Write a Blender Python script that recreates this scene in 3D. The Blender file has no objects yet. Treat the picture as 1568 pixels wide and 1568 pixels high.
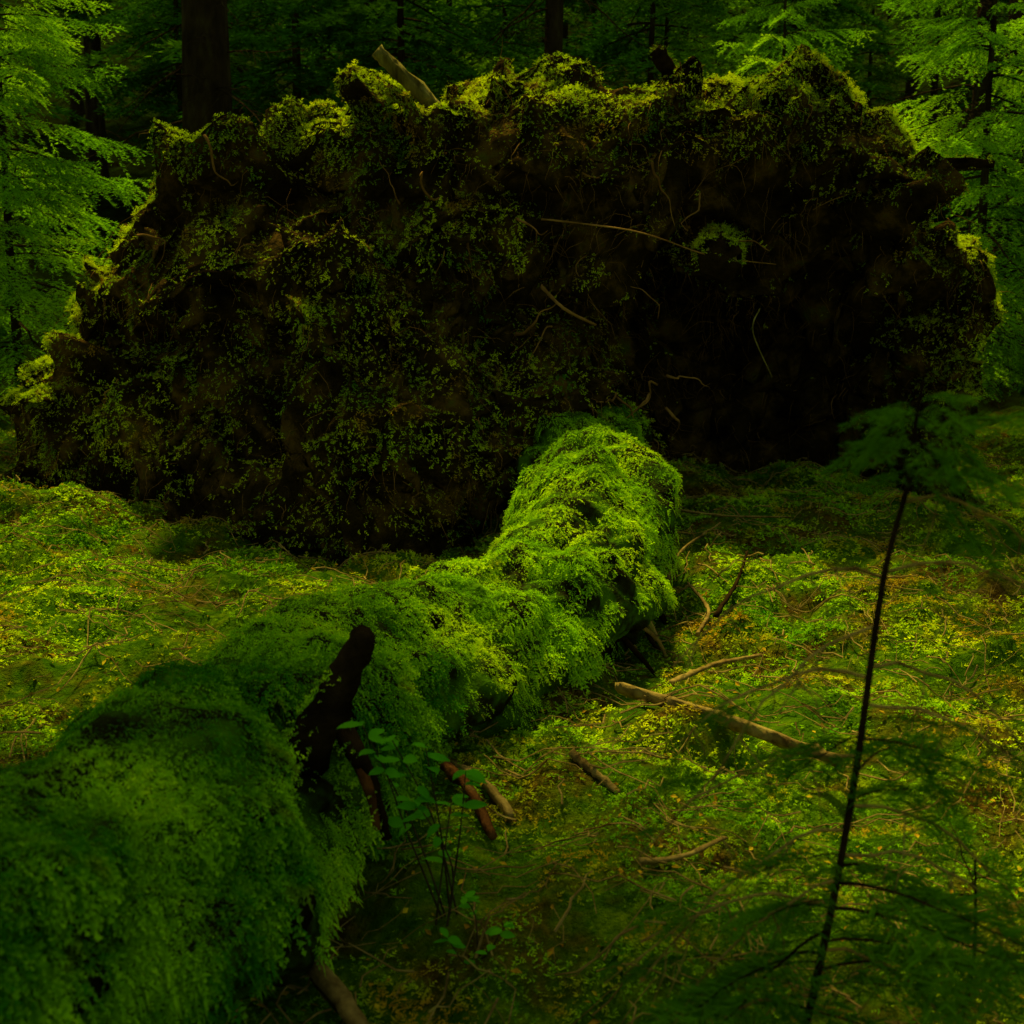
import bpy, math
import numpy as np
from mathutils import Vector
rng=np.random.default_rng(7)
scene=bpy.context.scene
COL=scene.collection
# ---------------------------------------------------------------- noise
def _h(ix,iy,iz,s):
    n=(ix*374761393+iy*668265263+iz*1442695041+s*974711)&0xffffffff
    n=((n^(n>>13))*1274126177)&0xffffffff
    n=n^(n>>16)
    return n/4294967295.0*2-1
def vnoise(p,s=0):
    p=np.asarray(p,float); i=np.floor(p).astype(np.int64); f=p-i; u=f*f*f*(f*(f*6-15)+10)
    r=0
    for a in (0,1):
        wa=u[:,0] if a else 1-u[:,0]
        for b in (0,1):
            wb=u[:,1] if b else 1-u[:,1]
            for c in (0,1):
                wc=u[:,2] if c else 1-u[:,2]
                r=r+_h(i[:,0]+a,i[:,1]+b,i[:,2]+c,s)*wa*wb*wc
    return r
def fbm(p,o=4,s=0):
    p=np.asarray(p,float); r=0; a=1.0
    for k in range(o):
        r=r+a*vnoise(p,s+k*17); p=p*2.07+3.1; a*=0.5
    return r
def norm(v): return v/np.maximum(np.linalg.norm(v,axis=-1,keepdims=True),1e-9)
def sstep(a,b,x):
    t=np.clip((x-a)/(b-a),0,1); return t*t*(3-2*t)
# ---------------------------------------------------------------- mesh helpers
def mk(name,V,T,mats,mi=None,smooth=False,attrs=None,parent=None):
    V=np.ascontiguousarray(V,dtype=np.float32); T=np.ascontiguousarray(T,dtype=np.int32)
    me=bpy.data.meshes.new(name)
    me.vertices.add(len(V)); me.vertices.foreach_set('co',V.ravel())
    me.loops.add(T.size); me.loops.foreach_set('vertex_index',T.ravel())
    me.polygons.add(len(T)); me.polygons.foreach_set('loop_start',np.arange(0,T.size,3,dtype=np.int32))
    if mi is not None: me.polygons.foreach_set('material_index',np.asarray(mi,dtype=np.int32))
    me.polygons.foreach_set('use_smooth',np.full(len(T),smooth,dtype=bool))
    for m in mats: me.materials.append(m)
    me.update(calc_edges=True)
    if attrs:
        for k,a in attrs.items():
            at=me.attributes.new(k,'FLOAT','POINT'); at.data.foreach_set('value',np.ascontiguousarray(a,dtype=np.float32))
    ob=bpy.data.objects.new(name,me); COL.objects.link(ob)
    if parent: ob.parent=parent
    return ob
def empty(name):
    o=bpy.data.objects.new(name,None); COL.objects.link(o); return o
class Soup:
    def __init__(s): s.V=[];s.T=[];s.M=[];s.n=0
    def add(s,V,T,m=0):
        s.V.append(V); s.T.append(T+s.n); s.M.append(np.full(len(T),m)); s.n+=len(V)
    def get(s): return np.concatenate(s.V),np.concatenate(s.T),np.concatenate(s.M)
def tube(P,R,sides=6,cap=True,rough=0,seed=0):
    P=np.asarray(P,float); R=np.asarray(R,float); n=len(P)
    t=np.gradient(P,axis=0); t=norm(t)
    ref=np.array([0.3,0.1,0.95]) if abs(t[0][2])<0.8 else np.array([1,0.2,0])
    a=norm(np.cross(t,ref)); b=np.cross(t,a)
    th=np.arange(sides)/sides*2*np.pi
    rj=R[:,None]*np.ones((1,sides))
    if rough:
        rr=np.random.default_rng(seed+99); rj=rj*(1+rough*rr.normal(0,.2,(n,sides))+rough*rr.normal(0,.28,(1,sides)))
    V=P[:,None,:]+rj[:,:,None]*(np.cos(th)[None,:,None]*a[:,None,:]+np.sin(th)[None,:,None]*b[:,None,:])
    V=V.reshape(-1,3)
    i=np.arange(n-1)[:,None]*sides; j=np.arange(sides)[None,:]; j2=(j+1)%sides
    A=(i+j).ravel();B=(i+j2).ravel();C=(i+sides+j2).ravel();D=(i+sides+j).ravel()
    T=np.concatenate([np.stack([A,B,C],1),np.stack([A,C,D],1)])
    if cap:
        V=np.concatenate([V,P[:1],P[-1:]]); c0=len(V)-2;c1=len(V)-1
        jj=np.arange(sides);k=(jj+1)%sides
        T=np.concatenate([T,np.stack([np.full(sides,c0),k,jj],1),np.stack([np.full(sides,c1),(n-1)*sides+jj,(n-1)*sides+k],1)])
    return V,T
def spline(P,n):
    P=np.asarray(P,float); k=len(P); t=np.linspace(0,k-1,n); i=np.clip(t.astype(int),0,k-2); f=(t-i)[:,None]
    p0=P[np.clip(i-1,0,k-1)];p1=P[i];p2=P[i+1];p3=P[np.clip(i+2,0,k-1)]
    return .5*((2*p1)+(-p0+p2)*f+(2*p0-5*p1+4*p2-p3)*f**2+(-p0+3*p1-3*p2+p3)*f**3)
def sample(V,T,N,wfun=None):
    a=V[T[:,0]];b=V[T[:,1]];c=V[T[:,2]]
    cr=np.cross(b-a,c-a); ar=np.linalg.norm(cr,axis=1)/2; nn=norm(cr); ce=(a+b+c)/3
    w=ar*(wfun(ce,nn) if wfun else 1); w=w/w.sum()
    k=rng.choice(len(T),N,p=w); u=rng.random(N);v=rng.random(N); m=u+v>1; u[m]=1-u[m];v[m]=1-v[m]
    return a[k]+(b[k]-a[k])*u[:,None]+(c[k]-a[k])*v[:,None],nn[k]
def sprigs(P,D,L,J=4,droop=.35,wid=.34,leafw=.16,NN=None,jit=.45,tone=None):
    """feather-moss fronds: arching axis with paired leaflets facing outward"""
    N=len(P); D=norm(D)
    rv=rng.normal(size=(N,3))
    if NN is not None: rv=NN+jit*rv
    W=norm(np.cross(D,norm(rv)))
    G=np.array([0,0,-1.0]); dr=droop*rng.uniform(.4,1.3,N)
    def pos(t): return P+D*(L*t)[:,None]+G*(L*dr*t*t)[:,None]
    Vs=[];tip=[]
    ts=np.linspace(.12,.86,J)
    for j,t in enumerate(ts):
        p=pos(np.full(N,t)); q=pos(np.full(N,t+leafw)); T_=norm(q-p)
        for sg in (-1,1):
            ll=L*wid*(1.05-t*.75)*rng.uniform(.7,1.2,N)
            e=p+(W*sg*.8+T_*.75+rng.normal(0,.18,(N,3)))*ll[:,None]
            Vs.append(np.stack([p,q,e],1)); tip.append(np.tile([t*.7,t*.7,t*.7+.3],(N,1)))
    p=pos(np.full(N,.8)); w=W*(L*.05)[:,None]; Vs.append(np.stack([p-w,p+w,pos(np.full(N,1.1))],1)); tip.append(np.tile([.8,.8,1],(N,1)))
    V=np.stack(Vs,1); K=V.shape[1]
    r_=rng.random(N)
    if tone is not None: r_=r_+tone  # tone adds painted light and shade to the random value
    tip=np.stack(tip,1).reshape(-1); rnd_tone=np.repeat(r_,K*3)
    V=V.reshape(-1,3); T=np.arange(len(V)).reshape(-1,3)
    return V,T,{'rnd_tone':rnd_tone,'tip':tip}
# ---------------------------------------------------------------- materials
def newmat(name):
    m=bpy.data.materials.new(name); m.use_nodes=True; nt=m.node_tree; nt.nodes.clear()
    out=nt.nodes.new('ShaderNodeOutputMaterial'); return m,nt,out
def ramp(nt,fac,stops):
    r=nt.nodes.new('ShaderNodeValToRGB'); e=r.color_ramp.elements
    while len(e)<len(stops): e.new(.5)
    for x,(p,c) in zip(e,stops): x.position=p; x.color=(*c,1)
    nt.links.new(fac,r.inputs[0]); return r.outputs[0]
def noise(nt,scale,detail=4,rough=.6,vec=None):
    n=nt.nodes.new('ShaderNodeTexNoise'); n.inputs['Scale'].default_value=scale; n.inputs['Detail'].default_value=detail; n.inputs['Roughness'].default_value=rough
    if vec is None:
        g=nt.nodes.new('ShaderNodeNewGeometry'); vec=g.outputs['Position']
    nt.links.new(vec,n.inputs['Vector']); return n.outputs['Fac']
def math_(nt,op,a,b):
    m=nt.nodes.new('ShaderNodeMath'); m.operation=op
    for k,x in enumerate((a,b)):
        if isinstance(x,(int,float)): m.inputs[k].default_value=x
        else: nt.links.new(x,m.inputs[k])
    return m.outputs[0]
def mixc(nt,f,a,b,mode='MIX'):
    m=nt.nodes.new('ShaderNodeMix'); m.data_type='RGBA'; m.blend_type=mode
    if isinstance(f,(int,float)): m.inputs[0].default_value=f
    else: nt.links.new(f,m.inputs[0])
    for k,x in ((6,a),(7,b)):
        if isinstance(x,tuple): m.inputs[k].default_value=(*x,1)
        else: nt.links.new(x,m.inputs[k])
    return m.outputs[2]
def bump(nt,h,strength,dist):
    b=nt.nodes.new('ShaderNodeBump'); b.inputs['Strength'].default_value=strength; b.inputs['Distance'].default_value=dist
    nt.links.new(h,b.inputs['Height']); return b.outputs[0]
def solid(name,stops,scale,bs=20,bd=.02,stretch=None):
    m,nt,out=newmat(name); p=nt.nodes.new('ShaderNodeBsdfDiffuse'); vec=None
    if stretch:
        g=nt.nodes.new('ShaderNodeNewGeometry'); mp=nt.nodes.new('ShaderNodeMapping'); mp.inputs['Scale'].default_value=stretch
        nt.links.new(g.outputs['Position'],mp.inputs[0]); vec=mp.outputs[0]
    nt.links.new(ramp(nt,noise(nt,scale,3,.65,vec),stops),p.inputs['Color'])
    nt.links.new(bump(nt,noise(nt,bs,3,.7,vec),.9,bd),p.inputs['Normal'])
    nt.links.new(p.outputs[0],out.inputs[0]); return m
def leafy(name,dark,mid,light,brown=None,scale=1.5,trans=.3,attrs=True,brown_thr=.6,bw=.07):
    m,nt,out=newmat(name)
    f=noise(nt,scale,1.5,.6)
    if attrs:
        a=nt.nodes.new('ShaderNodeAttribute'); a.attribute_name='rnd_tone'
        t=nt.nodes.new('ShaderNodeAttribute'); t.attribute_name='tip'
        f=math_(nt,'ADD',math_(nt,'MULTIPLY',f,.85),math_(nt,'MULTIPLY',math_(nt,'ADD',a.outputs['Fac'],t.outputs['Fac']),.16))
        f=math_(nt,'SUBTRACT',f,.07)
    c=ramp(nt,f,[(.25,dark),(.5,mid),(.75,light)])
    if brown:
        bf=noise(nt,scale*1.9,2,.7)
        c=mixc(nt,ramp(nt,bf,[(brown_thr-bw,(0,0,0)),(brown_thr+bw,(1,1,1))]),c,brown)
    d=nt.nodes.new('ShaderNodeBsdfDiffuse'); nt.links.new(c,d.inputs['Color'])
    if trans>0:
        tr=nt.nodes.new('ShaderNodeBsdfTranslucent'); nt.links.new(c,tr.inputs[0])
        mx=nt.nodes.new('ShaderNodeMixShader'); mx.inputs[0].default_value=trans
        nt.links.new(d.outputs[0],mx.inputs[1]); nt.links.new(tr.outputs[0],mx.inputs[2]); nt.links.new(mx.outputs[0],out.inputs[0])
    else: nt.links.new(d.outputs[0],out.inputs[0])
    return m

M_bark=solid('spruce_bark',[(.3,(.012,.007,.002)),(.55,(.035,.02,.004)),(.75,(.06,.044,.006))],7,bs=18,bd=.03,stretch=(1,1,.35))
M_twig=solid('dead_twig',[(.3,(.03,.018,.004)),(.7,(.09,.06,.012))],9,bs=60,bd=.004)
M_needle=leafy('spruce_needles',(.05,.18,.001),(.24,.50,.002),(.62,.86,.003),scale=.7,trans=.5,attrs=False)
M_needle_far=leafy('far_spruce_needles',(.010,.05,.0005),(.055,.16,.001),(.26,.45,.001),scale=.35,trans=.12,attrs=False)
M_needle_dark=leafy('sapling_needles',(.03,.10,.001),(.08,.21,.001),(.16,.34,.001),scale=3,trans=.35,attrs=False)
M_moss=leafy('log_moss',(.04,.20,.0005),(.36,.64,.001),(.80,.92,.001),brown=(.26,.24,.002),scale=2.2,trans=.2,brown_thr=.70)
M_gmoss=leafy('ground_moss',(.05,.20,.0005),(.30,.50,.001),(.82,.80,.001),brown=(.44,.24,.003),scale=1.3,trans=0,brown_thr=.58)
M_pmoss=leafy('root_plate_moss',(.06,.17,.0005),(.34,.46,.001),(.86,.88,.001),brown=(.34,.17,.003),scale=1.8,trans=.15,brown_thr=.58)
M_sunrim_moss=leafy('sunlit_rim_moss_mat',(.16,.28,.0005),(.50,.62,.001),(.86,.88,.001),brown=(.34,.24,.003),scale=2.2,trans=.45,brown_thr=.62)  # brighter, yellower rim moss: sunlight on the rim put into its colour
M_soil=solid('soil',[(.3,(.007,.004,.0008)),(.5,(.035,.019,.002)),(.62,(.11,.055,.004)),(.75,(.08,.09,.002))],3.5,bs=16,bd=.06)
M_logbark=solid('log_bark',[(.34,(.010,.006,.001)),(.46,(.022,.022,.002)),(.58,(.05,.11,.001)),(.8,(.12,.24,.001))],5,bs=22,bd=.03)
M_root=solid('rootlet_fibre',[(.3,(.10,.04,.003)),(.7,(.44,.21,.025))],4,bs=60,bd=.003)
M_stub=solid('broken_wood',[(.3,(.06,.04,.003)),(.5,(.22,.16,.015)),(.7,(.40,.31,.035))],9,bs=40,bd=.02,stretch=(1,1,.3))
M_darkwood=solid('rotten_wood',[(.3,(.008,.004,.001)),(.7,(.04,.02,.003))],10,bs=40,bd=.01)
M_redwood=solid('red_heartwood',[(.3,(.03,.01,.002)),(.55,(.18,.06,.006)),(.75,(.28,.14,.015))],9,bs=40,bd=.012)
M_stick=solid('fallen_stick_bark',[(.3,(.10,.05,.006)),(.6,(.38,.23,.025)),(.8,(.30,.30,.012))],11,bs=50,bd=.006)
M_leaf=leafy('plant_leaf',(.04,.22,.001),(.10,.40,.002),(.18,.52,.002),scale=4,trans=.35,attrs=False)
M_litter=leafy('leaf_litter_mat',(.16,.06,.002),(.42,.21,.004),(.7,.5,.006),scale=30,trans=0,attrs=False)
def ground_mat():
    m,nt,out=newmat('forest_floor_mat'); p=nt.nodes.new('ShaderNodeBsdfDiffuse')
    moss=ramp(nt,noise(nt,9,4,.7),[(.3,(.02,.065,.0005)),(.5,(.07,.14,.001)),(.7,(.20,.27,.001))])
    lit=ramp(nt,noise(nt,22,4,.7),[(.3,(.03,.014,.001)),(.55,(.12,.065,.003)),(.75,(.30,.17,.006))])
    f=ramp(nt,noise(nt,1.6,4,.7),[(.48,(0,0,0)),(.62,(1,1,1))])
    near=mixc(nt,f,moss,lit)
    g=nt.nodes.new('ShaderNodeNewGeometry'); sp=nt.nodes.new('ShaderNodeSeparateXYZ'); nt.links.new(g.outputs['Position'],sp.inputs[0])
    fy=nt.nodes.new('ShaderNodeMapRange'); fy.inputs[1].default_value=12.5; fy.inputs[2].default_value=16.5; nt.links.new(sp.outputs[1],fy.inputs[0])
    far=ramp(nt,noise(nt,1.1,4,.75),[(.35,(.006,.004,.0005)),(.55,(.012,.02,.0006)),(.7,(.03,.055,.001))])  # far floor darkened: shade between the trees put into its colour
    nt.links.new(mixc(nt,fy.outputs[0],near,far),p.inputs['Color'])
    nt.links.new(bump(nt,noise(nt,30,4,.75),1,.05),p.inputs['Normal']); nt.links.new(p.outputs[0],out.inputs[0]); return m
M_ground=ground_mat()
# ---------------------------------------------------------------- terrain
def gz(x,y):
    x=np.asarray(x,float);y=np.asarray(y,float); s=x.shape; x=x.ravel();y=y.ravel(); p=np.stack([x,y,x*0],1)
    z=.03*np.clip(y-3,0,9)
    z=z+.28*np.maximum(y-16,0)*sstep(15,24,y)+.16*np.maximum(np.abs(x)-16,0)+.16*np.maximum(-y-12,0)
    z=z+.09*fbm(p*.8,3,5)+.085*fbm(p*2.6,2,9)+.034*fbm(p*6.5,3,2)
    z=z+.27*np.exp(-((x+3.2)**2/1.0+(y-7.7)**2/.6))+.16*np.exp(-((x-2.7)**2/1.2+(y-8.0)**2/.9))
    z=z+.10*np.exp(-((x+1.9)**2/.8+(y-6.2)**2/.6))
    z=z-.10*np.exp(-((x-.75)**2/.12+(y-5.9)**2/1.2))
    return z.reshape(s)
n=500; t=np.linspace(-1,1,n); k=5.0; a=150/math.sinh(k)
gx=a*np.sinh(k*t); gy=6+a*np.sinh(k*t)
X,Y=np.meshgrid(gx,gy); Z=gz(X,Y); V=np.stack([X,Y,Z],2).reshape(-1,3)
i,j=np.meshgrid(np.arange(n-1),np.arange(n-1)); q=(j*n+i).ravel()
T=np.concatenate([np.stack([q,q+1,q+n+1],1),np.stack([q,q+n+1,q+n],1)])
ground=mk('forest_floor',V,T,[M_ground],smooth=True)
# ---------------------------------------------------------------- fallen log
axis=np.array([[.5,9.6,.62,.50],[.46,8.9,.60,.46],[.43,8.3,.52,.43],[.47,7.3,.44,.39],[.44,6.5,.36,.38],[.30,5.75,.28,.38],[-.10,5.05,.22,.37],[-.50,4.30,.23,.36],[-.76,3.35,.33,.37],[-.91,2.62,.39,.38],[-1.05,2.0,.42,.38],[-1.37,1.1,.43,.38],[-1.7,0.2,.44,.38],[-2.2,-1.2,.44,.37],[-2.9,-3.2,.5,.33]])
A=spline(axis,460); S=120
V,T=tube(A[:,:3],A[:,3],S,cap=True)
c=np.repeat(A[:,:3],S,0); rad=V[:len(c)]-c
d=norm(rad); dd=.12*fbm(c*1.2+d*.9,3,4)+.06*fbm(V[:len(c)]*4.5,3,8)+.02*vnoise(V[:len(c)]*17,2)
DENT=np.array([-.42,3.12,.48])
def dent(p): return np.exp(-(((p-DENT)/np.array([.18,.24,.18]))**2).sum(1))
V[:len(c)]+=d*(dd-.19*dent(V[:len(c)]))[:,None]
tri=V[T]; nn=np.cross(tri[:,1]-tri[:,0],tri[:,2]-tri[:,0]); ctr=tri.mean(1)
near=np.argmin(np.abs(ctr[:2000:50,None,:]-A[None,:,:3]).sum(2),1)
if (nn[:2000:50]*(ctr[:2000:50]-A[near,:3])).sum(1).mean()<0: T=T[:,[0,2,1]]
logV,logT=V,T
log=mk('mossy_fallen_log',V,T,[M_logbark],smooth=True)
def wlog(ce,nn):
    f=fbm(ce*2.6,3,31); f2=fbm(ce*7,2,33)
    hi=.20+.13*sstep(4.4,5.6,ce[:,1])
    w=sstep(-.30,.30,nn[:,2]+.55*f+.30*f2-hi+.04)
    w*=np.where((ce[:,1]<9.0)&(ce[:,1]>1.4),1,0)
    w*=np.clip(6.0/np.maximum(ce[:,1],1.8),.8,2.5)
    w*=1-.98*np.clip(dent(ce)*2.0,0,1)
    return w+1e-9
N=165000
P,Nn=sample(logV,logT,N,wlog)
down=np.array([0,0,-1.]); tang=down-(Nn@down)[:,None]*Nn
D=Nn*.30+tang*.6+np.array([.12,-.12,0])+rng.normal(0,.38,(N,3))
steep=1-np.clip(Nn[:,2],0,1)
cl=fbm(P*9,2,78)
L=(.014+.011*steep)*rng.uniform(.5,1.5,N)*(1+.45*fbm(P*3,2,77))*(1+.4*cl)
# foreground shade on the trunk's near end is put into the moss tone
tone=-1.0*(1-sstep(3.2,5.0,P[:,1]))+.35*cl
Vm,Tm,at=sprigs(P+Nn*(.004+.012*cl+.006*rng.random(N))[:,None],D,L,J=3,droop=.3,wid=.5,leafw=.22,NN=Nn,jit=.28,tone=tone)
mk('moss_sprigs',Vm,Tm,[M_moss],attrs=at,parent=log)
P,Nn=sample(logV,logT,5500,lambda c,n:wlog(c,n)*np.exp(-((n[:,2]-.15)/.35)**2)*sstep(-.2,.4,fbm(c*3,2,44)))
tang=down-(Nn@down)[:,None]*Nn
Vm,Tm,at=sprigs(P,Nn*.6+tang*.8+rng.normal(0,.3,Nn.shape),rng.uniform(.03,.065,len(P)),J=6,droop=.6,wid=.24,leafw=.1,NN=Nn,tone=-1.0*(1-sstep(3.2,5.0,P[:,1])))  # strands at the near end carry the same painted shade
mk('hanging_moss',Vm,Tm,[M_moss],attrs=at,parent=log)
so=Soup()
v_,t_=tube(spline([[-.62,3.3,.40],[-.535,3.14,.54],[-.46,3.12,.68],[-.41,3.13,.78],[-.385,3.13,.84]],18),.85*np.array([.10,.095,.09,.083,.077,.072,.067,.062,.058,.054,.051,.048,.046,.044,.042,.040,.036,.024]),12,rough=.45,seed=2); so.add(v_,t_,0)
v_,t_=tube(spline([[-.50,3.25,.56],[-.41,3.13,.50],[-.36,3.08,.40],[-.33,3.08,.28]],14),np.linspace(.038,.014,14),10,rough=.7,seed=5); so.add(v_,t_,0)
v_,t_=tube(spline([[-.44,3.2,.50],[-.375,3.05,.44],[-.35,3.02,.33]],10),np.linspace(.018,.010,10),8,rough=1,seed=7); so.add(v_,t_,1)
v_,t_=tube(spline([[-.30,4.1,.14],[-.15,3.85,.10],[-.06,3.6,.04]],14),np.linspace(.024,.014,14),9,rough=1,seed=8); so.add(v_,t_,1)
v_,t_=tube(spline([[-.25,4.2,.06],[-.08,3.95,.06],[.0,3.78,.02]],12),np.linspace(.022,.018,12),9,rough=1,seed=9); so.add(v_,t_,2)
v_,t_=tube(spline([[-.9,3.2,.1],[-.55,2.95,.03],[-.32,2.55,.03]],14),np.linspace(.035,.018,14),9,rough=1,seed=11); so.add(v_,t_,2)
for k in range(18):
    yy=rng.uniform(4.8,7.2); ax_=np.array([np.interp(yy,axis[::-1,1],axis[::-1,q]) for q in (0,2)])
    b=np.array([ax_[0]+.3,yy,ax_[1]-.05-rng.random()*.1]); e=b+np.array([rng.uniform(.1,.3),rng.uniform(-.25,.2),-ax_[1]+.02])
    v_,t_=tube(spline([b,(b+e)/2+rng.normal(0,.04,3),e],8),np.linspace(rng.uniform(.010,.03),.006,8),7,rough=1,seed=k); so.add(v_,t_,0 if k%3 else 2)
V,T,mi=so.get(); mk('broken_branch_stub',V,T,[M_darkwood,M_redwood,M_stick],mi,smooth=True,parent=log)
P,Nn=sample(V,T,420,lambda c,n:((c[:,1]<3.5)&(c[:,2]>.3)&(c[:,2]<.72)&(n[:,0]<0))+1e-9)
Vm,Tm,at=sprigs(P,Nn+rng.normal(0,.3,Nn.shape),rng.uniform(.012,.03,len(P)),J=3,wid=.5,leafw=.22); mk('stub_moss_tufts',Vm,Tm,[M_moss],attrs=at,parent=log)
# ---------------------------------------------------------------- root plate
out=np.array([(-3.6,.15),(-3.45,.98),(-3.15,1.56),(-2.85,2.07),(-2.66,2.46),(-2.27,2.72),(-1.70,2.83),(-1.04,3.08),(-.44,2.92),(-.11,3.17),(.07,3.32),(.31,3.15),(.82,3.05),(1.29,3.03),(1.52,3.17),(2.07,3.17),(2.45,3.05),(2.65,2.81),(2.85,2.54),(3.1,2.4),(3.4,2.03),(3.51,1.56),(3.53,1.18),(3.49,.79),(3.51,.4),(3.5,-.2),(3.0,-1.2),(0,-1.5),(-3.0,-1.2),(-3.65,-.3)])
cx,cz=0.0,1.35
th=np.arctan2(out[:,1]-cz,out[:,0]-cx); R=np.hypot(out[:,0]-cx,out[:,1]-cz); o=np.argsort(th); th=th[o];R=R[o]
nt_=480; nr=170; tt=np.linspace(-np.pi,np.pi,nt_,endpoint=False); RR=np.interp(tt,th,R,period=2*np.pi)
def g(x,z,a,b,sx,sz): return np.exp(-((x-a)/sx)**2-((z-b)/sz)**2)
rf=np.concatenate([np.sin(np.linspace(0,np.pi/2,nr)),np.sin(np.linspace(np.pi/2,0,50))[1:]])
front=np.concatenate([np.ones(nr),np.zeros(49)])
TH,RF=np.meshgrid(tt,rf); FR=np.repeat(front[:,None],nt_,1); RRm=np.repeat(RR[None,:],len(rf),0)
x=cx+np.cos(TH)*RRm*RF; z=cz+np.sin(TH)*RRm*RF
e=np.sqrt(np.clip(1-RF**4,0,1))
F=.45+1.25*g(x,z,-.95,.1,1.0,1.1)+.6*g(x,z,-2.2,.4,.9,.8)+.45*g(x,z,-1.2,1.6,1.3,.8)+.35*g(x,z,.9,2.7,1.6,.5)+.3*g(x,z,2.9,2.2,.5,.6)+.35*g(x,z,.3,.8,.45,.6)
hol=np.exp(-(np.abs((x-2.15)/1.25)**4)-(np.abs((z-.75)/1.25)**4))
hol2=g(x,z,.65,1.35,.5,.45)
F=F-1.9*hol-.45*hol2-.45*g(x,z,-1.55,.35,.28,.5)-.35*g(x,z,-2.5,1.1,.3,.45)-.28*g(x,z,-.5,1.6,.25,.5)
y=np.where(FR>0,9.2-F*e,9.2+1.7*np.sqrt(np.clip(1-RF**2,0,1)))
V=np.stack([x,y,z],2).reshape(-1,3)
def vd(p,f,s): return np.stack([vnoise(p*f+11*k,s+k*3) for k in range(3)],1)
V=V+.22*vd(V,1.15,1)+.21*vd(V,2.6,2)+.17*vd(V,5.0,3)+.085*vd(V,10,4)+.03*vd(V,22,5)
nR=len(rf)
i,j=np.meshgrid(np.arange(nR-1),np.arange(nt_),indexing='ij'); A_=(i*nt_+j).ravel();B_=(i*nt_+(j+1)%nt_).ravel();C_=A_+nt_;D_=B_+nt_
T=np.concatenate([np.stack([A_,B_,D_],1),np.stack([A_,D_,C_],1)])
tri=V[T]; nn=np.cross(tri[:,1]-tri[:,0],tri[:,2]-tri[:,0])
if nn[:nt_*60,1].mean()>0: T=T[:,[0,2,1]]
plV,plT=V,T
plate=mk('uprooted_root_plate',V,T,[M_soil],smooth=True)
def wpl(ce,nn):
    f=fbm(ce*1.9,4,51); f2=fbm(ce*6,2,57)
    xx=ce[:,0]; zz=ce[:,2]
    w=sstep(.16,.50,nn[:,2]*1.05+.65*f+.5*f2+.36-.46*sstep(.2,1.2,xx)*(zz<2.6)+.65*sstep(2.4,2.85,zz)+.5*sstep(2.8,3.5,np.abs(xx+.2)))
    w*=1-.985*np.exp(-(np.abs((xx-2.15)/1.25)**4)-(np.abs((zz-.8)/1.2)**4))
    w*=(ce[:,1]<10.3)
    return w+1e-9
N=155000
P,Nn=sample(plV,plT,N,wpl)
tang=down-(Nn@down)[:,None]*Nn
D=Nn*.5+tang*.3+rng.normal(0,.5,(N,3))
L=rng.uniform(.016,.046,N)*(1+.45*fbm(P*2.5,2,71))
Vm,Tm,at=sprigs(P,D,L,J=3,droop=.3,wid=.5,leafw=.2,NN=Nn,jit=.35,tone=1.1*fbm(P*3.2,2,83)+.4*np.clip(Nn[:,2],0,1))  # clumps and upward faces lightened, lit lumps painted into the tone
mk('plate_moss',Vm,Tm,[M_pmoss],attrs=at,parent=plate)
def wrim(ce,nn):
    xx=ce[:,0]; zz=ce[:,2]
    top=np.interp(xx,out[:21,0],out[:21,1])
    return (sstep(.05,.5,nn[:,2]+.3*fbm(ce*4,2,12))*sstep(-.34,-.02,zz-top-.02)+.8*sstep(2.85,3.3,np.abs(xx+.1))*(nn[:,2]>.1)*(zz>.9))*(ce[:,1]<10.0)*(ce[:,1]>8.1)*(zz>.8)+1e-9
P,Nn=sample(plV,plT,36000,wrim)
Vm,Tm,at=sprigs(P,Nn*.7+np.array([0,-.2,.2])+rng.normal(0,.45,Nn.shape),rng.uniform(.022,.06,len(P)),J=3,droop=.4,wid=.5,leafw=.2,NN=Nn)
mk('sunlit_rim_moss',Vm,Tm,[M_sunrim_moss],attrs=at,parent=plate)  # rim moss with painted sunlight
so=Soup()
P,Nn=sample(plV,plT,4800,lambda c,n:((c[:,2]>.3)&(n[:,1]<.1))*(1+1.5*(c[:,0]>-.3)*(c[:,0]<2))+1e-9)
for p,nv in zip(P,Nn):
    l=rng.uniform(.06,.30)*(1 if rng.random()<.93 else 1.8); d1=norm(nv*.6+np.array([rng.normal(0,.5),0,rng.normal(-.3,.4)]))
    q=[p-nv*.03]
    for s_ in range(5):
        d1=norm(d1+np.array([0,0,-.28])+rng.normal(0,.3,3)); q.append(q[-1]+d1*l/5)
    r=rng.uniform(.001,.003)*(1 if rng.random()<.95 else 2.2)
    v_,t_=tube(q,np.linspace(r,r*.3,6),3,cap=False); so.add(v_,t_)
V,T,mi=so.get(); mk('rootlets',V,T,[M_root],parent=plate)
so=Soup()
def stub(pts,r0,r1,m,sides=12,n=14,rough=.8,seed=0):
    v_,t_=tube(spline(pts,n),np.linspace(r0,r1,n),sides,rough=rough,seed=seed); so.add(v_,t_,m)
stub([[-.40,9.3,2.88],[-.58,9.1,3.04],[-.78,9.0,3.22],[-.93,8.95,3.36]],.07,.045,0,seed=3)
stub([[-.85,9.2,2.85],[-.98,9.1,3.05],[-.97,9.05,3.24]],.09,.05,1,seed=4)
stub([[1.1,9.2,2.9],[1.16,9.15,3.12],[1.08,9.1,3.28],[1.0,9.1,3.38]],.10,.05,1,seed=5)
stub([[2.9,9.2,2.55],[3.15,9.1,2.62],[3.4,9.0,2.6]],.05,.02,1,seed=6)
stub([[1.6,9.3,2.1],[1.45,8.8,2.0],[1.38,8.35,1.93],[1.37,8.33,1.93]],.16,.13,1,sides=20,rough=.35,seed=7)
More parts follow.
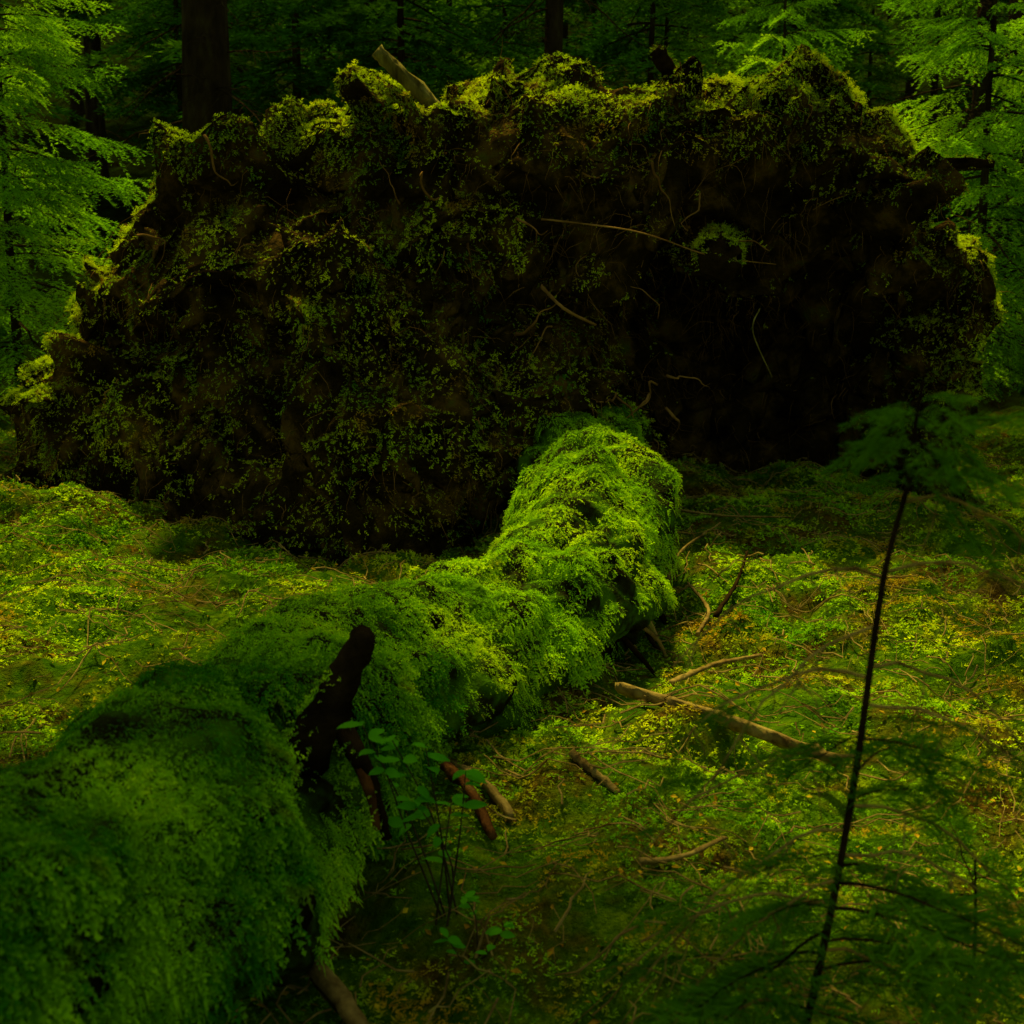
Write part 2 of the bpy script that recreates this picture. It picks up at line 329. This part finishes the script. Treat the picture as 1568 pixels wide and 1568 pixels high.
stub([[1.375,8.325,1.93],[1.372,8.31,1.93]],.11,.10,0,sides=20,n=3,rough=.2,seed=17)
stub([[.2,8.6,2.2],[.8,8.2,2.1],[1.3,8.3,1.95],[1.8,8.6,1.9]],.006,.003,2,seed=9,sides=5,n=20)
stub([[.2,8.5,1.75],[.35,8.2,1.6],[.55,8.15,1.5]],.014,.006,2,seed=12,sides=6,n=20)
stub([[1.7,8.6,1.6],[1.62,8.4,1.45],[1.75,8.35,1.15]],.005,.003,0,seed=10,sides=5)
for k in range(34):
    p=np.array([rng.uniform(-2.8,1.6),8.55,rng.uniform(.9,2.8)]); d1=np.array([rng.normal(0,.7),-.5,rng.normal(-.2,.5)])
    q=[p]
    for s_ in range(6): d1=norm(d1+rng.normal(0,.45,3)+np.array([0,.1,-.1])); q.append(q[-1]+d1*rng.uniform(.04,.10))
    stub(q,rng.uniform(.004,.012),.002,2,seed=k,sides=5,n=16)
V,T,mi=so.get(); mk('broken_roots',V,T,[M_stub,M_darkwood,M_root],mi,smooth=True,parent=plate)
P,Nn=sample(V,T,1500,lambda c,n:((c[:,2]>1.75)&(n[:,2]>.2)&(c[:,0]>.9))+1e-9)
Vm,Tm,at=sprigs(P,Nn+rng.normal(0,.3,Nn.shape),rng.uniform(.025,.05,len(P)),J=3); mk('stub_moss',Vm,Tm,[M_pmoss],attrs=at,parent=plate)
# ---------------------------------------------------------------- ground moss
def scat(N,y0,y1,pw=1.0,marg=1.2):
    y=(rng.random(N)*(y1**pw-y0**pw)+y0**pw)**(1/pw); x=(rng.random(N)*2-1)*(.43*y+.4)*marg; return x,y
N=250000; x,y=scat(N,2.1,13,1.25)
dn=fbm(np.stack([x,y,x*0],1)*1.9,4,91); keep=rng.random(N)<sstep(-.8,.0,dn)*.93+.07; x=x[keep];y=y[keep]; N=len(x)
P=np.stack([x,y,gz(x,y)+rng.random(N)*.012-.003],1)
D=np.array([0,0,.28])+rng.normal(0,.6,(N,3)); D[:,2]=np.abs(D[:,2])
L=rng.uniform(.014,.036,N)*(1+.5*fbm(P*4,2,33))*np.clip(y/4.5,.8,1.45)
Vm,Tm,at=sprigs(P,D,L,J=3,droop=.3,wid=.5,leafw=.22,NN=np.tile([0,0,1.],(N,1)),jit=.3,tone=-.5*(1-sstep(3.2,5.0,y))+.3*fbm(P*2.3,2,61))  # near moss toned darker, foreground shade painted in; patches vary
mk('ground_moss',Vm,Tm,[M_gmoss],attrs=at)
N=4200; x,y=scat(N,2.2,13,1.2); P=np.stack([x,y,gz(x,y)+rng.uniform(.005,.04,N)],1)
sz=rng.uniform(.004,.012,N); up=norm(np.array([0,0,1.])+rng.normal(0,.5,(N,3))); a1=norm(np.cross(up,rng.normal(size=(N,3)))); b1=np.cross(up,a1)
vv=np.stack([P-a1*sz[:,None]*1.4,P-b1*sz[:,None]*.8+up*sz[:,None]*.3,P+a1*sz[:,None]*1.5,P+b1*sz[:,None]*.8+up*sz[:,None]*.3],1).reshape(-1,3)
b=np.arange(N)*4; T=np.concatenate([np.stack([b,b+1,b+2],1),np.stack([b,b+2,b+3],1)]); mk('leaf_litter',vv,T,[M_litter])
so=Soup()
N=3200; x,y=scat(N,2.3,12.5,1.15)
for xx,yy in zip(x,y):
    l=rng.uniform(.05,.40); an=rng.uniform(0,2*np.pi); r=rng.uniform(.001,.0034)*(1+yy*.09)
    n_=6; s_=np.linspace(-.5,.5,n_)*l; px=xx+np.cos(an)*s_+rng.normal(0,.009,n_); py=yy+np.sin(an)*s_+rng.normal(0,.009,n_)
    q=np.stack([px,py,gz(px,py)+.025+rng.uniform(0,.03)],1); v_,t_=tube(q,np.linspace(r,r*.5,n_),4,cap=False); so.add(v_,t_)
V,T,mi=so.get(); mk('twig_litter',V,T,[M_stick])
def stick(pts,r0,r1,mat,lift=.02,n=22,sides=9):
    p=spline([(a,b,0) for a,b in pts],n); g0=gz(p[:,0],p[:,1]); lin=np.linspace(g0[0],g0[-1],n); up_=max(0,(g0-lin).max()*.75); p[:,2]=lin+up_+lift+.4*r0
    v_,t_=tube(p,np.linspace(r0,r1,n),sides,rough=1,seed=int(abs(pts[0][0])*97)); mk('fallen_stick',v_,t_,[mat],smooth=True)
stick([(.42,4.75),(.80,4.40),(1.13,4.03)],.022,.018,M_stick,.0)
stick([(.36,3.23),(.50,3.36),(.66,3.58)],.010,.006,M_stick)
stick([(1.02,6.0),(1.2,6.45),(1.35,6.95)],.012,.006,M_darkwood)
stick([(.68,5.1),(.9,5.35),(1.15,5.5)],.014,.007,M_stick)
stick([(.85,6.6),(1.0,7.1),(1.3,7.6)],.010,.005,M_stick)
stick([(.9,5.8),(1.0,6.1),(.95,6.5)],.012,.006,M_stick)
stick([(1.0,8.0),(1.35,7.8),(1.8,7.85)],.010,.004,M_stick)
stick([(.2,4.0),(.35,3.85)],.012,.008,M_stick,.0)
# ---------------------------------------------------------------- spruce templates
def br_template(seed,twsp=.055,nsp=.012,nl=.02,nw=.004,droop=.25,sub=.42,hang=.25):
    r=np.random.default_rng(seed); so=Soup()
    m=10; s=np.linspace(0,1,m); Pm=np.stack([s,r.normal(0,.012,m).cumsum(),-droop*s**1.6+.10*s**4],1)
    v_,t_=tube(Pm,np.linspace(.011,.002,m),3,cap=False); so.add(v_,t_,0)
    lines=[(Pm[5:])]
    for u in np.arange(.12,.98,twsp):
        for sg in (-1,1):
            if r.random()<.12: continue
            b=np.array([np.interp(u,s,Pm[:,k]) for k in range(3)]); l=(sub*(1-u)**.8+.07)*r.uniform(.6,1.15)
            an=sg*math.radians(r.uniform(38,65)); d=np.array([math.cos(an),math.sin(an),r.normal(-.12,.12)])
            q=np.linspace(0,1,5)[:,None]; L_=b+d*l*q+np.array([0,0,-1])*hang*l*q**2*r.uniform(.4,1.6)
            v_,t_=tube(L_,np.linspace(.003,.001,5),3,cap=False); so.add(v_,t_,0); lines.append(L_)
            if l>.18:
                for w in np.arange(.3,.85,.22):
                    b2=b+d*l*w+np.array([0,0,-hang*l*w*w]); s2=r.choice([-1,1]); an2=an+s2*math.radians(45); l2=l*.38*r.uniform(.6,1.2)
                    d2=np.array([math.cos(an2),math.sin(an2),-.2]); lines.append(b2+d2*l2*np.linspace(0,1,3)[:,None]+np.array([0,0,-1])*hang*l2*np.linspace(0,1,3)[:,None]**2)
    for L_ in lines:
        seg=np.linalg.norm(np.diff(L_,axis=0),axis=1); cum=np.concatenate([[0],seg.cumsum()]); k=max(3,int(cum[-1]/nsp*2)); u=r.uniform(0,cum[-1],k)
        b=np.stack([np.interp(u,cum,L_[:,c]) for c in range(3)],1); d=norm((L_[-1]-L_[0])[None,:])
        sd=norm(np.cross(d,[[0,0,1.]])); up=np.cross(sd,d); ph=r.uniform(-.6,.6,k)+np.where(r.random(k)<.5,0,np.pi); ph=np.where(r.random(k)<.2,np.pi/2,ph)
        side=sd*np.cos(ph)[:,None]+up*np.abs(np.sin(ph))[:,None]
        tip=b+(d*.75+side*.75)*(nl*r.uniform(.7,1.2,k))[:,None]
        w2=norm(np.cross(d*.75+side*.75,r.normal(size=(k,3))))*nw*.5
        Vn=np.stack([b-w2,b+w2,tip],1).reshape(-1,3); so.add(Vn,np.arange(len(Vn)).reshape(-1,3),1)
    return so.get()
def dead_template(seed):
    r=np.random.default_rng(seed); so=Soup(); m=8; s=np.linspace(0,1,m)
    Pm=np.stack([s,r.normal(0,.02,m).cumsum(),-.22*s**1.5+r.normal(0,.01,m)],1); v_,t_=tube(Pm,np.linspace(.009,.002,m),4,cap=False); so.add(v_,t_,0)
    for u in np.arange(.15,.98,.06):
        for sg in (-1,1):
            if r.random()<.3: continue
            b=np.array([np.interp(u,s,Pm[:,k]) for k in range(3)]); l=r.uniform(.1,.4)*(1.1-u); an=sg*math.radians(r.uniform(35,75)); d=np.array([math.cos(an),math.sin(an),r.normal(-.25,.25)])
            q=np.linspace(0,1,4)[:,None]; v_,t_=tube(b+d*l*q+np.array([0,0,-.25*l])*q**2,np.linspace(.003,.001,4),3,cap=False); so.add(v_,t_,0)
    return so.get()
HI=[br_template(k,twsp=.06,nsp=.015,nl=.03,nw=.008,droop=.4,hang=.5) for k in range(3)]
LO=[br_template(10+k,twsp=.11,nsp=.036,nl=.06,nw=.022,droop=.35) for k in range(3)]
CAN=[br_template(30+k,twsp=.16,nsp=.06,nl=.09,nw=.045,droop=.35) for k in range(3)]
DD=[dead_template(20+k) for k in range(3)]
def place(so,tpl,org,az,pitch,L):
    V,T,M=tpl; ca,sa=math.cos(az),math.sin(az); cp,sp=math.cos(pitch),math.sin(pitch)
    x=V[:,0]*cp-V[:,2]*sp; z=V[:,0]*sp+V[:,2]*cp; y=V[:,1]
    W=np.stack([x*ca-y*sa,x*sa+y*ca,z],1)*L+np.array(org)
    so.V.append(W); so.T.append(T+so.n); so.M.append(M); so.n+=len(W)
def tree_mesh(name,H,z0,Lmax,r0,tpl,sp,per,seed,dead=True,ndead=1.0,shape=.8,mat=None):
    r=np.random.default_rng(seed); so=Soup(); m=24; s=np.linspace(0,1,m)
    Pm=np.stack([r.normal(0,.012*H/8,m).cumsum()*.5,r.normal(0,.012*H/8,m).cumsum()*.5,s*H-.3],1)
    fl=1+.5*np.exp(-np.maximum(Pm[:,2],0)/.35)
    v_,t_=tube(Pm,r0*fl*(1-s*.93),14 if r0>.1 else 8,rough=.15,seed=seed); so.add(v_,t_,0)
    def ax(z): return np.array([np.interp(z,Pm[:,2],Pm[:,0]),np.interp(z,Pm[:,2],Pm[:,1]),z])
    z=z0
    while z<H-.3:
        u=(z-z0)/(H-z0)
        for b in range(per):
            L=Lmax*((1-u)**shape*.95+.08)*r.uniform(.55,1.2)*(min(1,.55+u*4)); az=r.uniform(0,2*np.pi)
            place(so,tpl[r.integers(3)],ax(z+r.uniform(-.4,.4)*sp),az,math.radians(r.uniform(-18,12)+25*u),L)
        z+=sp
    if dead:
        zt=min(z0+1,7)
        for q in range(int(zt*8*ndead)):
            place(so,DD[r.integers(3)],ax(r.uniform(.5,zt)),r.uniform(0,2*np.pi),math.radians(r.uniform(-25,12)),r.uniform(.5,1.8)*(1 if r0>.1 else .6))
    V,T,M=so.get()
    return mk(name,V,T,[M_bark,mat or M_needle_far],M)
def proto(*a,**k):
    ob=tree_mesh(*a,**k); me=ob.data; bpy.data.objects.remove(ob); return me
oldA=proto('old_spruce_a',26,18,2.3,.27,CAN,.38,6,1,ndead=1.5)
oldB=proto('old_spruce_b',25,17,1.7,.13,CAN,.6,4,9,ndead=1.2)
tallA=proto('tall_spruce_a',17,5.5,2.5,.2,CAN,.55,5,11)
shadeB=proto('tall_spruce_b',12,4.3,2.9,.17,CAN,.30,6,2)
youA=proto('young_spruce_a',6.0,.7,1.6,.055,HI,.25,5,4,dead=False,mat=M_needle)
youB=proto('young_spruce_b',4.2,.4,1.3,.04,HI,.22,5,5,dead=False,mat=M_needle)
youC=proto('young_spruce_c',7.5,1.0,1.9,.06,LO,.34,5,6,ndead=1.0)
youD=proto('young_spruce_d',9.5,3.5,1.9,.08,LO,.38,5,8,ndead=1.4)
def put(me,x,y,s=1.0,rot=None,name='spruce_tree',parent=None):
    o=bpy.data.objects.new(name,me); COL.objects.link(o); z=float(gz(np.array([x]),np.array([y]))[0])
    o.location=(x,y,z); o.rotation_euler=(0,0,rng.uniform(0,6.28) if rot is None else rot); o.scale=(s,s,s)
    if parent: o.parent=parent
    return o
put(oldA,-3.15,13,1.0,1.0)
put(oldB,.5,16,1.0,2.0)
put(oldA,7.0,18,1.0,.4)
put(oldB,5.45,15,.95,3.0)
put(youA,-4.6,11.6,1.0,.3,name='young_spruce')
put(youB,-5.3,10.3,1.0,1.3,name='young_spruce')
put(youA,4.5,12.2,1.15,2.2,name='young_spruce')
put(youA,2.9,13.8,1.0,4.2,name='young_spruce')
put(youB,5.4,10.4,.9,5.2,name='young_spruce')
put(youA,6.0,12.9,1.25,1.2,name='young_spruce')
put(youD,-1.4,16.5,1.0,1.2,name='young_spruce')
put(youD,1.9,17.5,1.0,.2,name='young_spruce')
put(youC,-6.4,14.2,1.0,2.2,name='young_spruce')
# unseen canopy trees added beside the view to shade the foreground
put(shadeB,-3.2,4.6,1.0,2.4)
put(shadeB,3.9,2.6,.9,.4)
forest=empty('distant_forest'); pts=[]
tries=0
while len(pts)<66 and tries<6000:
    tries+=1; y=17.5+rng.random()**1.2*30; x=rng.uniform(-1,1)*(.47*y+3)
    if all((x-a)**2+(y-b)**2>3.6+y*.05 for a,b in pts): pts.append((x,y))
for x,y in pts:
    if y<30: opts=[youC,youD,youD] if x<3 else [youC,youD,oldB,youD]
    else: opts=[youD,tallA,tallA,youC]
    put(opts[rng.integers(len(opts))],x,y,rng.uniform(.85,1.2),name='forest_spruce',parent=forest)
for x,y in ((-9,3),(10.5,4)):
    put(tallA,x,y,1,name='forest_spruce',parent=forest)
# ---------------------------------------------------------------- foreground sapling
so=Soup()
stem=spline([(.53,2.3,-.05),(.58,2.22,.3),(.636,2.2,.73),(.675,2.2,1.17),(.712,2.2,1.364),(.72,2.2,1.48),(.73,2.2,1.55)],30)
v_,t_=tube(stem,np.linspace(.010,.003,30),7,rough=.4); so.add(v_,t_,0)
def at_z(z): return np.array([np.interp(z,stem[:,2],stem[:,k]) for k in range(3)])
SH=[br_template(40+k,twsp=.13,nsp=.030,nl=.11,nw=.013,droop=.6,hang=.7) for k in range(3)]
r=np.random.default_rng(5)
for k in range(16): place(so,SH[k%3],at_z(r.uniform(1.38,1.54)),r.uniform(0,6.28),math.radians(r.uniform(-25,45)),r.uniform(.10,.22))
for z,az,L,p in ((1.2,.15,.42,20),(1.19,2.9,.38,15),(1.33,.1,.30,15),(1.1,3.4,.35,-10),(.95,-.3,.4,10),(.75,.2,.45,0),(.7,3.3,.4,0),(.55,2.8,.42,15),(.45,.4,.4,-5),(.35,3.0,.3,5),(.85,2.8,.42,10),(1.02,.3,.45,5),(1.0,3.1,.36,18),(.65,.0,.4,12),(.6,3.4,.36,-8)):
    b=at_z(z); d=np.array([math.cos(az),math.sin(az)*.6,0]); q=np.linspace(0,1,9)[:,None]
    P=b+d*L*q+np.array([0,0,1])*(math.tan(math.radians(p))*q-.75*q**2)*L; P[1:]+=r.normal(0,.004,(8,3))
    v_,t_=tube(P,np.linspace(.0038,.0015,9),4,cap=False); so.add(v_,t_,2)
    for w in (.3,.45,.6,.75,.9):
        b2=P[int(w*8)]; e=b2+np.array([r.normal(0,.07),r.normal(0,.05),-.08-.08*r.random()]); v_,t_=tube([b2,(b2+e)/2+[.01,0,.01],e],[.002,.0015,.0009],3,cap=False); so.add(v_,t_,2)
    if z<1.15:
        for w in (5,7): place(so,SH[r.integers(3)],P[w],az+r.normal(0,.5),math.radians(r.uniform(-20,15)),r.uniform(.08,.16))
for k in range(20):
    z=r.uniform(.28,.95); az=r.choice([r.uniform(-.9,.9),r.uniform(2.3,3.9)]); place(so,SH[r.integers(3)],at_z(z),az,math.radians(r.uniform(0,30)),r.uniform(.22,.42)*(1 if z<.8 else .7))
V,T,M=so.get(); mk('spruce_sapling',V,T,[M_darkwood,M_needle_dark,M_stick],M)
so=Soup(); st2=spline([(1.0,2.55,0),(1.02,2.52,.25),(1.0,2.5,.5)],12); v_,t_=tube(st2,np.linspace(.007,.002,12),6); so.add(v_,t_,0)
for k in range(10):
    z=r.uniform(.12,.48); place(so,SH[r.integers(3)],np.array([1.01,2.52,z]),r.uniform(0,6.28),math.radians(r.uniform(5,40)),r.uniform(.14,.28))
V,T,M=so.get(); mk('spruce_sapling',V,T,[M_darkwood,M_needle_dark],M)
# ---------------------------------------------------------------- leafy plants
def leaf(so,b,d,up,l,w):
    d=norm(np.array(d,float)); s=norm(np.cross(d,up)); u=np.cross(s,d)
    prof=[(.2,.7),(.45,1),(.7,.8),(.9,.35)]
    ctr=[b+d*l*t-u*l*.25*t*t for t,_ in prof]; tip=b+d*l-u*l*.25
    Vv=[b]
    for c_,(t_,ww) in zip(ctr,prof): Vv+= [c_+s*w*ww+u*w*.25,c_,c_-s*w*ww+u*w*.25]
    Vv.append(tip); T_=[[0,1,2],[0,2,3]]
    for k in range(3):
        a_=1+3*k; T_+=[[a_,a_+3,a_+1],[a_+1,a_+3,a_+4],[a_+1,a_+4,a_+2],[a_+2,a_+4,a_+5]]
    T_+=[[10,13,11],[11,13,12]]; so.add(np.array(Vv),np.array(T_),1)
r=np.random.default_rng(12)
def plant(base,tips,sc=1.0):
    so=Soup(); base=np.array(base)
    for tipp in tips:
        tp=np.array(tipp); P=spline([base+r.normal(0,.02,3)*[1,1,0],(base+tp)/2+r.normal(0,.03,3)*sc,tp],14); v_,t_=tube(P,np.linspace(.0035,.0015,14)*sc,5,cap=False); so.add(v_,t_,0)
        for k in (7,9,11,12,13):
            for _ in range(1 if k<12 else 2):
                an=r.uniform(0,6.28); leaf(so,P[k],[math.cos(an),math.sin(an)*.8,r.uniform(-.1,.35)],np.array([0,-.3,1.])+r.normal(0,.25,3),r.uniform(.042,.065)*sc,r.uniform(.011,.018)*sc)
    V,T,M=so.get(); mk('leafy_seedling',V,T,[M_twig,M_leaf],M,smooth=True)
plant((-.18,3.1,0.03),((-.38,3.0,.62),(-.30,2.95,.60),(-.22,3.0,.56),(-.12,3.05,.48),(-.25,3.0,.42),(-.16,3.1,.38),(-.33,3.0,.52)))
plant((-.08,2.95,0.0),((-.12,2.9,.20),(-.02,2.85,.15),(-.16,2.85,.12)),.7)
# ---------------------------------------------------------------- light, world, camera
el=math.radians(60); h=np.array([-.25,.97]); h=h/np.linalg.norm(h); s=Vector((h[0]*math.cos(el),h[1]*math.cos(el),math.sin(el)))
ld=bpy.data.lights.new('sun','SUN'); ld.energy=5.0; ld.angle=math.radians(4); ld.color=(1,.98,.72)
lo=bpy.data.objects.new('sun',ld); COL.objects.link(lo); lo.rotation_euler=s.to_track_quat('Z','Y').to_euler(); lo.location=(-5,15,25)
w=bpy.data.worlds.new('World'); scene.world=w; w.use_nodes=True; nt=w.node_tree; bg=nt.nodes['Background']; sky=nt.nodes.new('ShaderNodeTexSky'); sky.sky_type='NISHITA'; sky.sun_disc=False
sky.sun_elevation=el; sky.sun_rotation=math.atan2(h[0],h[1]); nt.links.new(sky.outputs[0],bg.inputs[0]); bg.inputs[1].default_value=.15
cd=bpy.data.cameras.new('camera'); cam=bpy.data.objects.new('camera',cd); COL.objects.link(cam); cam.location=(0,0,1.7); cam.rotation_euler=(math.radians(80),0,0)
cd.angle=2*math.atan(.414); cd.clip_end=500; cd.dof.use_dof=True; cd.dof.focus_distance=6.0; cd.dof.aperture_fstop=4.5
scene.camera=cam
scene.view_settings.view_transform='Standard'; scene.view_settings.look='None'; scene.view_settings.exposure=0
